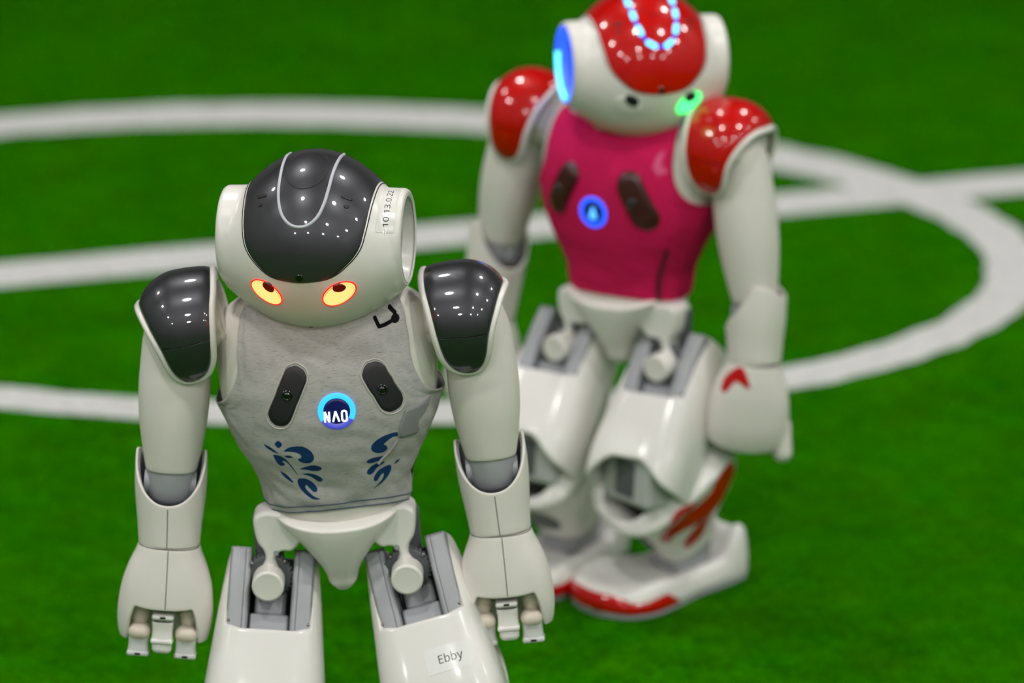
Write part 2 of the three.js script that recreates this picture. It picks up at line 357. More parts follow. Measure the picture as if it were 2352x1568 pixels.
function buildRobot(c) {
  const root = new THREE.Group(); root.name = c.name; root.position.set(...c.at); root.rotation.set(0, c.yaw * D2R, c.roll * D2R, 'YXZ');
  tag(root, c.label, 'robot'); scene.add(root); root.updateMatrixWorld(true);
  buildHead(root, c);
  // neck
  part('neck', turned([[0.01, 116], [24, 116], [25, 120], [20, 124], [15, 128], [14, 142], [0.01, 142]], 40), M.greyDark, root);
  if (c.collar) part('collar', tube(Array.from({ length: 24 }, (_, k) => [23 * Math.sin(k / 12 * Math.PI), c.collar, 4 + 36 * Math.cos(k / 12 * Math.PI)]), 3.4, true, 80), M.shell, root, 'white collar ring under the chin');
  // torso
  const tr = []; for (let j = 0; j <= 56; j++) { const y = lerp(-44, 124, j / 56); tr.push(Array.from({ length: 80 }, (_, i) => torsoAt(i / 80 * 2 * Math.PI, y))); }
  tr.unshift(Array.from({ length: 80 }, () => [0, -44, 0])); tr.push(Array.from({ length: 80 }, () => [0, 124, 0]));
  part('torso', skin(tr, { wrapU: true }), M.shellMatte, root, 'white torso shell under the shirt');
  const shirt = part('shirt', [shirtHalf(1, c), shirtHalf(-1, c)], c.shirt, root, c.shirtLabel);
  if (c.hemThread) for (const d of [1.2, 5.4]) { const h = []; for (let i = 0; i <= 60; i++) { const u = i / 60 * 2 - 1, y = c.hem(u) + d; h.push(torsoAt(u * Math.PI / 2, y, 2.4 + c.wrinkle * 1.4 * smooth(5, -28, y) * noise.noise(u * 4 + 1, y * 0.08, 2) + c.wrinkle * (0.9 * noise.noise(u * 3.1 + 4, y * 0.045, 3) + 0.5 * noise.noise(u * 7 + y * 0.05, y * 0.11, 9)))); } part('hem_stitching', tube(h, 0.32, false, 160), c.hemThread, shirt); }
  if (c.flap) c.flap(shirt);
  // sonar windows
  for (const q of c.sonar) {
    const mid = [(q.a[0] + q.b[0]) / 2, (q.a[1] + q.b[1]) / 2];
    const s = part('sonar_window', plate(stadiumLine(q.a, q.b, q.r, q.r, 14, c.frayed ?? 0), mid, (x, y, l) => chestAt(x, y, l + 2.2), c.sonarLift, 1.5), c.sonarMat, root, c.sonarLabel);
    const L = chestAt(q.lens[0], q.lens[1], c.sonarLift + 2.2);
    part('sonar_lens', [at(new THREE.TorusGeometry(3.1, 0.9, 10, 28), L[0], L[1], L[2], -0.12), at(new THREE.SphereGeometry(2.6, 20, 12, 0, Math.PI * 2, 0, Math.PI / 2).rotateX(Math.PI / 2).scale(1, 1, 0.6), L[0], L[1], L[2])], M.lens, s, 'black round sonar sensor');
    if (c.frayed) part('frayed_edge', tube(stadiumLine(q.a, q.b, q.r + 0.1, q.r + 0.1, 14, c.frayed).map(([x, y]) => chestAt(x, y, 2.1)), 0.4, true, 160), c.fray, s, 'frayed pale edge of the cut hole');
  }
  // chest button
  {
    const [bx, by] = c.button, map = (x, y, l) => chestAt(x, y, l + 2.4);
    const b = part('chest_button', plate(ellipseLine(bx, by, 9.3, 9.3, 0, 40), [bx, by], map, 0.5, 0.6), c.buttonFace, root, c.buttonLabel);
    const ringG = (a0, a1, r0, r1, lift) => { const rr = []; for (let j = 0; j <= 4; j++) rr.push(Array.from({ length: 41 }, (_, i) => { const t = lerp(a0, a1, i / 40) * D2R, r = lerp(r0, r1, j / 4); return map(bx + r * Math.cos(t), by + r * Math.sin(t), lift + (j === 0 || j === 4 ? -0.5 : 0)); })); return skin(rr); };
    for (const [a0, a1, mat, lab, lf] of c.buttonRing) part('button_ring', ringG(a0, a1, 9.2, 12.9, lf), mat, b, lab);
    c.emblem(b, map, bx, by);
  }
  if (c.extra) c.extra(root, shirt);

  // pelvis
  const pv = oval([[36, 41, 41, 36], [39, 45, 46, 40], [42, 43.5, 46, 40], [47, 38, 45, 38], [54, 30.5, 43, 34], [62, 23, 40, 30], [72, 15.5, 35, 25], [80, 11.8, 30, 20], [86, 10.2, 27, 16], [92, 5, 20, 10]], 3.3);
  const pelvis = (p, q, i, k) => { const r = pv(p, q, i, k); r[1] += 9 * (r[0] / 45) ** 2; return r; };
  part('pelvis', solid(pelvis, [[34, 0], [35, 0.8], [36, 1], ...along(37, 91, 44), [93, 0.75], [94, 0.4], [94.4, 0]], 64), M.shell, root, 'white V-shaped pelvis shell');
  // hips
  for (const s of [-1, 1]) {
    const sh = new THREE.Shape(); const P = (x, y) => [s * x, y];
    const pts = [[24, -34], [38, -32], [52, -31], [57.5, -35], [58, -44], [56, -54], [52.5, -60], [51.8, -66], [54.5, -71], [60, -80], [50, -90], [40.5, -80], [43.5, -71], [44.5, -65], [40, -61], [33, -61], [26, -55], [20, -46]].map(([x, y]) => P(x, y));
    const cv = new THREE.CatmullRomCurve3(pts.map(([x, y]) => V(x, y, 0)), true).getPoints(90);
    cv.forEach((p, i) => i ? sh.lineTo(p.x, p.y) : sh.moveTo(p.x, p.y));
    const g = new THREE.ExtrudeGeometry(sh, { depth: 17, bevelEnabled: true, bevelThickness: 5, bevelSize: 3, bevelOffset: -3, bevelSegments: 6, steps: 1 });
    g.translate(c.discs[s < 0 ? 0 : 1][0] - s * 50, c.discs[s < 0 ? 0 : 1][1] + 79.5, 8);
    const hip = part('hip_bracket', g, M.shellGloss, root, 'white hip joint bracket');
    const [dx, dy] = c.discs[s < 0 ? 0 : 1];
    part('hip_disc', at(puck(11.2, 17, 2.2, 48, 0.35), dx, dy, 30), M.shell, hip, 'round white hip joint cover');
    part('screw', at(puck(2, 0.6, 0.3, 20), dx - s * 6.2 + (s < 0 ? 1 : -1) * 0, dy + 18.6, 29.7), M.grey, hip);
    part('gear', [at(puck(15.5, 6, 1, 40), dx, dy, 20), ...Array.from({ length: 30 }, (_, k) => rbox(1.5, 1.8, 5, 0.4, 0, 15.8, 23).rotateZ(k * 12 * D2R).translate(dx, dy, 0)), rbox(20, 50, 12, 5, dx, dy + 18, 8)], M.greyDark, hip);
    for (const q of [-1, 1]) part('screw', at(new THREE.SphereGeometry(1.8, 14, 10), dx + q * 11.5, dy + 10.5, 26), M.screw, hip);
  }
  // arms
  for (const A of c.arms) buildArm(root, c, A);
  // legs
  for (const G of c.legs) buildLeg(root, c, G);
  return root;
}

function buildArm(root, c, A) {
  const s = A.side, vec = (a) => V(...a);
  const sh = vec(A.shoulder), ua = vec(A.upper), el = vec(A.elbow), wr = vec(A.wrist), ha = vec(A.hand);
  // shoulder pad: a dome turned about the shoulder's side-to-side axis
  const padR = (x, d) => { const o = x * s; const k = o > 0 ? Math.sqrt(Math.max(0.05, 1 - (o / 34.5) ** 2)) : Math.sqrt(Math.max(0.05, 1 - (o / 70) ** 2)); return 40 * k * (1 - 0.05 * Math.cos((d - 90) * D2R)) * (d < -20 ? 1 + (-20 - d) * 0.0012 : 1); };
  const padAt = (x, d, l = 0) => { const r = padR(x, d) + l; return [x, r * Math.sin(d * D2R), r * Math.cos(d * D2R)]; };
  const lo = -46, hi = 222;
  const padOut = table([[lo, 0.5], [lo + 1, 5], [lo + 4, 8], [lo + 9, 10.5], [lo + 18, 12.5], [-8, 15], [22, 20.5], [50, 24.5], [75, 26.5], [100, 27], [150, 22], [200, 16], [hi - 8, 10], [hi, 0.5]]);
  const padIn = table([[lo, 0.5], [lo + 1, 5], [lo + 4, 9.5], [lo + 9, 13], [lo + 18, 16.5], [-6, 20], [28, 24], [50, 26.5], [75, 27], [100, 26], [150, 22], [200, 16], [hi - 8, 10], [hi, 0.5]]);
  const dome = (d0, d1, grow, lift, mat, name, parent, label, drop = 1.6, ends = [1, 1]) => {
    const rows = [], m = 70, n = 30;
    for (let j = 0; j <= m; j++) {
      let v = j / m; v = v < 0.5 ? 0.5 * (2 * v) ** 1.5 : 1 - 0.5 * (2 - 2 * v) ** 1.5;
      const d = lerp(d0, d1, v), q = clamp(lerp(lo, hi, (d - d0) / (d1 - d0) * 1), lo, hi), kd = grow ? q : d;
      const o = padOut(kd)[0] + grow, i = padIn(kd)[0] + grow, row = [];
      for (let k = 0; k <= n; k++) { const u = k / n * 2 - 1, x = s * (u > 0 ? u * o : u * i); const e = Math.max(Math.abs(u) ** 16, (j === 0 && ends[0]) || (j === m && ends[1]) ? 1 : 0); row.push(padAt(x, d, lift - drop * e)); }
      rows.push(row);
    }
    return part(name, skin(rows), mat, parent, label);
  };
  const rim = dome(lo - 3, hi + 3, 1, -1.2, M.shell, 'shoulder_pad', root, 'white rimmed shoulder pad', 3);
  dome(lo, -4.5, 0, 1.5, c.pad, 'pad_lower_cover', rim, c.padLabel, 1.4, [1, 1]);
  dome(-4, hi, 0, 1.6, c.pad, 'pad_cover', rim, c.padLabel, 1.4, [1, 1]);
  const edge = []; for (let j = 0; j <= 40; j++) { let v = j / 40; v = v < 0.5 ? 0.5 * (2 * v) ** 1.6 : 1 - 0.5 * (2 - 2 * v) ** 1.6; edge.push(lerp(lo, hi, v)); }
  const piping = [...edge.map(d => padAt(s * (padOut(d)[0] + 1.5), d - (d < lo + 12 ? 3 * (1 - (d - lo) / 12) : 0), -0.8)), ...edge.slice(1, -1).reverse().map(d => padAt(-s * (padIn(d)[0] + 1.5), d - (d < lo + 12 ? 3 * (1 - (d - lo) / 12) : 0), -0.8))];
  part('pad_rim', tube(piping, 2.5, true, 260), M.shell, rim, 'white rim of the shoulder pad');
  const back = []; for (let j = 0; j <= 12; j++) back.push(Array.from({ length: 40 }, (_, i) => { const t = i / 40 * 2 * Math.PI, x = lerp(-s * 29, s * 19, j / 12), r = Math.max(2, padR(x, 90) - 8); return [x, r * Math.sin(t) * (Math.sin(t) < 0 ? 0.72 : 1), r * Math.cos(t) * (Math.sin(t) < 0 ? 0.85 : 1)]; }));
  back.unshift(back[0].map(p => [p[0], 0, 0])); back.push(back[13].map(p => [p[0], 0, 0]));
  part('shoulder_joint', skin(back, { wrapU: true }), M.shellMatte, rim);
  rim.position.copy(sh).multiplyScalar(0.001); rim.rotation.set(A.padPitch * D2R, (A.padYaw ?? 0) * D2R, A.padRoll * D2R, 'ZYX');
  // upper arm
  const len = ua.distanceTo(el) - 8, dirU = el.clone().sub(ua), fr = V(A.turn ?? 0, 0, 1);
  const up = oval([[-24, 18, 19, 19], [-8, 22.5, 22, 22], [0.15 * len, 24.2, 24, 24], [0.38 * len, 24.8, 25, 25], [0.6 * len, 23.8, 24, 24], [0.8 * len, 21.4, 21.5, 21.5], [len + 2, 17.8, 18, 18]], 2.15);
  const arm = place(part('upper_arm', solid(up, [[-30, 0], [-29, 0.5], [-24, 1], ...along(-20, len + 1, 40), [len + 2.2, 0.97], [len + 1.6, 0.9], [len, 0]]), M.shellMatte, root, 'smooth white upper arm'), ua, dirU, fr);
  // elbow
  const el2 = part('elbow_joint', [turned([[0.01, -18], [12, -17.5], [15.5, -13], [16.8, -6], [17, 4], [16, 12], [0.01, 12]], 44), at(new THREE.CylinderGeometry(9, 9, 36, 32).rotateZ(Math.PI / 2), 0, -4, 0)], M.grey, root, 'grey elbow motor');
  place(el2, el, dirU, fr);
  // forearm
  const dirF = wr.clone().sub(el), fl = dirF.length(), fF = V(...(A.foreFront ?? [0, 0, 1]));
  const fo = oval([[-26, 24.2, 23, 23], [-10, 25, 24.5, 24.5], [8, 24.8, 24.5, 24.5], [fl - 14, 22.4, 22.5, 22.5], [fl, 21.3, 21.5, 21.5]], 2.2);
  const top = (phi) => { const f = Math.cos(phi), sd = Math.abs(Math.sin(phi)); return f > 0 ? -19 + 36 * f ** 0.9 : lerp(-8, -19, sd ** 2); };
  const foreG = shell(fo, top, () => fl - 0.3, { nPhi: 96, t: 2 });
  const fore = place(part('forearm', foreG, M.shellMatte, root, 'white forearm sleeve with scooped elbow opening'), el, dirF, fF);
  part('forearm_lining', shell((p, q, i) => fo(p, q, i + 2.3), (p) => top(p) + 2.5, () => fl - 3, { nPhi: 64, t: 1 }), M.grey, fore, 'grey inside of the forearm sleeve');
  part('forearm_floor', at(puck(19, 3, 1, 40), 0, -fl * 0.62, 0, -Math.PI / 2), M.grey, fore);
  const seamPts = []; for (let j = 0; j <= 10; j++) { const p = fo(0, lerp(18.5, fl, j / 10)); seamPts.push([p[0], p[1], p[2] + 0.02]); }
  part('seam', tube(seamPts, 0.3), M.seam, fore);
  // hand
  const dirH = ha.clone().sub(wr), hF = V(...(A.handFront ?? [0, 0, 1]));
  const hd = oval([[0, 21.3, 21.5, 21.5], [6, 23.2, 22.4, 22.4], [16, 27.4, 23.8, 23.6], [28, 31, 25.2, 24.5], [42, 33, 25.8, 24.6], [54, 33.2, 25, 24], [64, 31.8, 23, 22], [72, 29, 20, 19]], 2.5);
  const bot = (phi) => { const x = Math.abs(Math.sin(phi)), f = Math.cos(phi); return f > 0 ? lerp(42 - 5 * x * x, 67, smooth(0.52, 0.84, x)) : lerp(72, 66, x * x); };
  const phis = []; for (let i = 0; i < 96; i++) phis.push(i / 96 * 2 * Math.PI); for (let i = 0; i <= 14; i++) { const a = Math.asin(lerp(0.5, 0.87, i / 14)); phis.push(a + 1e-4, 2 * Math.PI - a - 1e-4); } phis.sort((a, b) => a - b);
  const hand = place(part('hand', shell(hd, () => 0.35, bot, { phis, t: 2.2, nS: 22 }), M.shellMatte, root, 'white hand shell open at the bottom'), wr, dirH, hF);
  part('wrist_seam', tube(Array.from({ length: 40 }, (_, i) => { const p = hd(i / 40 * 2 * Math.PI, 0); return [p[0] * 0.985, p[1], p[2] * 0.985]; }), 0.42, true, 120), M.seam, hand);
  const hs = []; for (let j = 0; j <= 12; j++) { const p = hd(0.02, lerp(0.5, 41.5, j / 12)); hs.push([p[0], p[1], p[2] + 0.02]); }
  part('seam', tube(hs, 0.3), M.seam, hand);
  part('palm', rbox(46, 26, 26, 9, 0, -36, -2), M.beige, hand);
  // three jointed fingers
  for (const [x, y, z, tip] of [[-16.5, -68, 12, 1], [16.5, -68, 12, 1], [0, -57, 17, 0]]) {
    const body = skin(Array.from({ length: 15 }, (_, j) => Array.from({ length: 28 }, (_, i) => { const v = j / 14, t = i / 28 * 2 * Math.PI, w = 7.6 - 0.5 * Math.sin(v * Math.PI) - (v < 0.05 || v > 0.95 ? 0.9 : 0), d = 6 - 0.8 * Math.sin(v * Math.PI); return [x + w * spow(Math.cos(t), 0.6), y + 5 - 14 * v, z + d * spow(Math.sin(t), 0.6)]; })), { wrapU: true });
    part('finger', [body, rbox(15.6, 4, 13, 1.8, x, y - 9, z), rbox(13.6, 9, 10, 4, x, y + (tip ? 6 : -14), z)], tip ? M.fingerGrey : M.shellGloss, hand, tip ? 'pale grey jointed finger' : 'white jointed finger');
    part('finger_slot', rbox(4, 1.6, 1, 0.4, x, y - (tip ? 9 : -8.6), z + 6.4), M.black, hand);
    if (tip) { part('fingertip', rbox(16, 12, 15, 6, x, y + 6.5, z + 0.6), M.beige, hand, 'cream rubber fingertip'); part('finger_link', at(new THREE.CapsuleGeometry(7, 18, 8, 20), x * 1.05, y + 24, z - 5, 0.25), M.beige, hand); }
    else part('finger_cover', [rbox(15.4, 4.4, 13, 2, x, y + 8.5, z), rbox(14, 16, 8, 4, x, y - 12, z - 4)], M.shellGloss, hand);
  }
  if (A.handMark) A.handMark(hand, hd);
  if (A.thumb) part('thumb', A.thumb(), M.shellMatte, hand, 'white thumb');
}

const THIGH = 104;
function buildLeg(root, c, G) {
  const s = G.side, hip = V(s * 50, -85, 0), TIBIA = G.tibia ?? 100, tk = TIBIA / 110;
  const down = V(s * Math.sin(G.out * D2R), -Math.cos(G.lift * D2R) * Math.cos(G.out * D2R), Math.sin(G.lift * D2R) * Math.cos(G.out * D2R));
  const th = oval([[-16, 30, 27, 28], [-4, 32.5, 30, 31], [20, 35.5, 34, 33], [48, 38.5, 37, 34], [75, 41.5, 38.5, 34], [98, 43, 38, 34], [124, 41, 35, 32]], 3.6);
  const top = (phi) => {
    const f = Math.cos(phi), x = Math.abs(spow(Math.sin(phi), 2 / 3.6));
    if (f < 0) return lerp(-2, -14, x);
    return lerp(47.5 - 3 * smooth(0.45, 0.8, x), -14, smooth(0.8, 0.885, x) ** 0.8);
  };
  const bot = (phi) => { const x = Math.abs(spow(Math.sin(phi), 2 / 3.6)); return Math.cos(phi) > 0 ? lerp(101, 118, smooth(0.25, 1, x)) : lerp(96, 118, x); };
  const phis = []; for (let i = 0; i < 120; i++) { phis.push(i / 120 * 2 * Math.PI); }
  for (let i = 0; i <= 24; i++) { const x = lerp(0.78, 0.9, i / 24), a = Math.asin(x ** 1.8); phis.push(a, 2 * Math.PI - a); }
  phis.sort((a, b) => a - b);
  const thigh = place(part('thigh', shell(th, top, bot, { phis, nS: 30, t: 3.4 }), M.shellGloss, root, 'glossy white thigh shell with open front'), hip, down, V(0, 0, 1));
  for (const q of [-1, 1]) {
    const bar = []; for (let j = 0; j <= 24; j++) { const y = lerp(13, -56, j / 24), bulge = 27.5 + 3.6 * Math.cos((j / 24 - 0.45) * 2.6); bar.push([[q * 14.6, y, -12], [q * 14.6, y, bulge - 2.4], [q * 15.6, y, bulge - 0.8], [q * 18.2, y, bulge], [q * 18.4, y, bulge - 1.2], [q * 18.9, y, bulge - 1.2], [q * 19.1, y, bulge], [q * 27.5, y, bulge - 0.6], [q * 29.5, y, bulge - 2], [q * 29.6, y, -12]]); }
    bar.unshift(bar[0].map(p => [p[0], p[1], Math.min(p[2], 5)])); bar.push(bar[25].map(p => [p[0], p[1], Math.min(p[2], 5)]));
    part('motor_housing', skin(bar), M.grey, thigh, 'grey motor housing inside the thigh');
    part('screw', at(new THREE.SphereGeometry(1.5, 12, 8), q * 27.6, -40, 28.4), M.screw, thigh);
  }
  part('gearbox', [rbox(27.6, 15, 22, 2, 0, -40, 12), rbox(22, 22, 16, 4, 0, -22, 9)], M.grey, thigh, 'grey gearbox block');
  part('gearbox_shade_plate', rbox(56, 72, 10, 2, 0, -22, -8), M.black, thigh);  // added black sheet: shade of the gap between the motors, put into the colour
  part('gearbox_foot', rbox(27.6, 6, 22, 2, 0, -51.5, 10), M.greyDark, thigh);
  for (const q of [-1, 1]) part('screw', at(new THREE.SphereGeometry(1.9, 12, 8), q * 9.5, -50.5, 20.6), M.black, thigh);
  if (G.sticker) {
    const rowsS = []; for (let j = 0; j <= 12; j++) rowsS.push(Array.from({ length: 17 }, (_, i) => { const q = lerp(-4, 31, i / 16), S = lerp(86, 68, j / 12) - (q - 10) * 0.03, W = 41.5, f = 38.4; return [q, -S, f * (1 - Math.abs(q / W) ** 3.6) ** (1 / 3.6) + 0.35]; }));
    part('name_label', skin(rowsS, { uv: (p, i, j) => [i / 16, j / 12] }), G.sticker, thigh, 'clear sticker with a short black name');
  }
  // knee and shin
  const q0 = root.matrixWorld, kneeL = hip.clone().addScaledVector(down.clone().normalize(), THIGH);
  const kneeW = kneeL.clone().multiplyScalar(0.001).applyMatrix4(q0);
  const cb = clamp((kneeW.y - 0.045) / (TIBIA * 0.001), -1, 1), sb = Math.sqrt(1 - cb * cb), yw = c.yaw * D2R;
  const back = V(-Math.sin(yw), 0, -Math.cos(yw));
  const ankleW = kneeW.clone().add(V(0, -cb, 0).addScaledVector(back, sb * (G.shinSign ?? 1)).multiplyScalar(TIBIA * 0.001));
  const inv = q0.clone().invert(), ankleL = ankleW.clone().applyMatrix4(inv).multiplyScalar(1000), shinDir = ankleL.clone().sub(kneeL);
  const shinFront = V(Math.sin((G.turn ?? 0) * D2R), 0, Math.cos((G.turn ?? 0) * D2R));
  const knee = place(part('knee_joint', [rbox(62, 44, 44, 5, 0, 1, -3)], M.greyLight, root, 'light grey knee motor block'), kneeL, V(0, -1, 0.1), shinFront);
  part('knee_window', rbox(25, 30, 4, 1.5, 0, 0, 18), M.greyDark, knee, 'dark square window in the knee');
  const sn = oval([[2, 33, 33, 34], [10, 37, 40, 38], [16, 42, 46, 50], [22, 41.5, 44, 62], [29, 38, 35, 71], [40, 36, 31, 74], [58, 34.5, 29.5, 69], [76, 31, 28, 52], [94, 28.5, 27, 36], [112, 27, 25, 28]].map(([q, ...v]) => [q * tk, ...v]), 2.8);
  const shin = place(part('shin', shell(sn, (p) => Math.cos(p) > 0 ? lerp(13, 4, Math.abs(Math.sin(p)) ** 2) : lerp(10, 4, Math.abs(Math.sin(p))), () => 108 * tk, { nPhi: 90, nS: 40, t: 7 }), M.shellGloss, root, 'white shin shell with rounded lip'), kneeL, shinDir, shinFront);
  const snAt = (x, y, l) => { const [W, f] = [33, 29.5]; return [x, -y, (f + l) * (1 - Math.min(0.98, Math.abs(x) / W) ** 2.8) ** (1 / 2.8)]; };
  part('shin_window', plate(smoothLine([[-11, 58], [9, 58], [13, 64], [13, 84], [-11, 84]].map(([x, y]) => [x, y * tk]), 40), [0, 72 * tk], snAt, 0.6, 1), M.greyDark, shin, 'dark window in the shin');
  if (c.splash) {
    for (const [a, b, r0, r1] of [[[92, 17], [58, 42], 7, 7.5], [[128, 32], [88, 68], 13, 8.5], [[76, 33], [108, 42], 10, 15]]) {
      const mp = (d, S, l) => { const w = sn(s * d * D2R, S, -l); return w; };
      const mid = [(a[0] + b[0]) / 2, (a[1] + b[1]) / 2], ang = Math.atan2(b[1] - a[1], (b[0] - a[0]) * 0.62), o = [];
      const deg = 1 / 0.7;
      for (let i = 0; i <= 12; i++) { const t = ang + Math.PI / 2 + i / 12 * Math.PI; o.push([a[0] + r0 * Math.cos(t) * deg, a[1] + r0 * Math.sin(t)]); }
      for (let i = 0; i <= 12; i++) { const t = ang - Math.PI / 2 + i / 12 * Math.PI; o.push([b[0] + r1 * Math.cos(t) * deg, b[1] + r1 * Math.sin(t)]); }
      part('splash_inlay', plate(o, mid, mp, 0.8, 0.5), c.cap, shin, 'glossy red splash inlay on the calf');
    }
  }
  // foot, level on the turf
  const hw = table([[-62, 12], [-58, 22], [-48, 29], [-20, 33], [10, 35], [40, 41], [66, 44], [84, 39], [94, 30], [100, 18], [103, 6]]);
  const ht = table([[-62, 30], [-56, 42], [-46, 47], [-36, 38], [-22, 26], [0, 23], [30, 24], [60, 27], [80, 24], [94, 17], [103, 9]]), dip = table([[-62, 2], [-50, 4], [-30, 10], [0, 8], [40, 7], [66, 8], [85, 4], [103, 1]]);
  const sec = (z, k = 1) => { const w = hw(z)[0], h = ht(z)[0], d = dip(z)[0]; const half = [[0, 3], [w * 0.85, 3], [w - 1, 4], [w, 7], [w + 0.3, h * 0.45], [w - 1.5, h * 0.75], [w - 4, h - 2], [w - 8, h], [Math.max(0, w - 13), h - 1.2], [w * 0.4, h - d], [0, h - d]]; const full = [...half.slice(1, -1), ...half.slice(1, -1).reverse().map(([x, y]) => [-x, y])]; return full.map(([x, y]) => [x * k, lerp(8, y, k), z]); };
  const rowsF = [sec(-62, 0), sec(-62, 0.7)]; for (let j = 0; j <= 54; j++) rowsF.push(sec(lerp(-61.5, 102.5, j / 54))); rowsF.push(sec(103, 0.7), sec(103.4, 0));
  const foot = part('foot', skin(rowsF, { wrapU: true }), M.shellGloss, root, 'white rounded foot shell');
  const sole = []; for (const [y, g] of [[0.3, -3], [0.3, -1.2], [3.4, -0.6], [3.6, -4]]) { const l = []; for (let j = 0; j <= 40; j++) { const z = lerp(-61, 102, j / 40); l.push([hw(z)[0] + g, y, z]); } sole.push([...l, ...l.slice().reverse().map(([x, yy, z]) => [-x, yy, z])]); }
  part('sole', [skin([...sole], { wrapU: true }), at(new THREE.BoxGeometry(56, 2, 130), 0, 1.6, 18)], M.grey, foot, 'grey rubber sole');
  if (c.toe) {
    const path = []; for (let j = 0; j <= 26; j++) path.push(lerp(38, 103, (j / 26) ** 0.7)); const pp = [...path.map(z => [hw(z)[0], z]), ...path.slice().reverse().map(z => [-hw(z)[0], z])];
    const rr = []; for (let v = 0; v <= 6; v++) rr.push(pp.map(([x, z], i) => { const t = i / (pp.length - 1), edge = Math.sin(Math.PI * t), lobe = 0.5 + 0.5 * Math.cos((t - 0.5) * 15); const H = 4 + 11 * Math.min(1, edge * 5) * (0.6 + 0.4 * lobe), y = 4.5 + H * v / 6, out = (v === 0 || v === 6 || i === 0 || i === pp.length - 1 ? -0.6 : 0.9) - (y > 11 ? (y - 11) * 0.28 : 0); const k = Math.hypot(x, 26) || 1; return [x + out * x / k * 1.1, y, z + out * (z > 66 ? (z - 66) / 37 : 0) * 1.1]; }));
    part('toe_guard', skin(rr), c.cap, foot, 'glossy red guard round the toe');
  }
  part('ankle_joint', rbox(38, 44, 40, 8, 0, 36, -2), M.grey, foot);
  const fp = V(ankleW.x, 0, ankleW.z).applyMatrix4(inv); foot.position.copy(fp);
  foot.quaternion.copy(new THREE.Quaternion().setFromRotationMatrix(new THREE.Matrix4().extractRotation(inv)).multiply(new THREE.Quaternion().setFromAxisAngle(V(0, 1, 0), yw + (G.footYaw ?? 0) * D2R)));
}

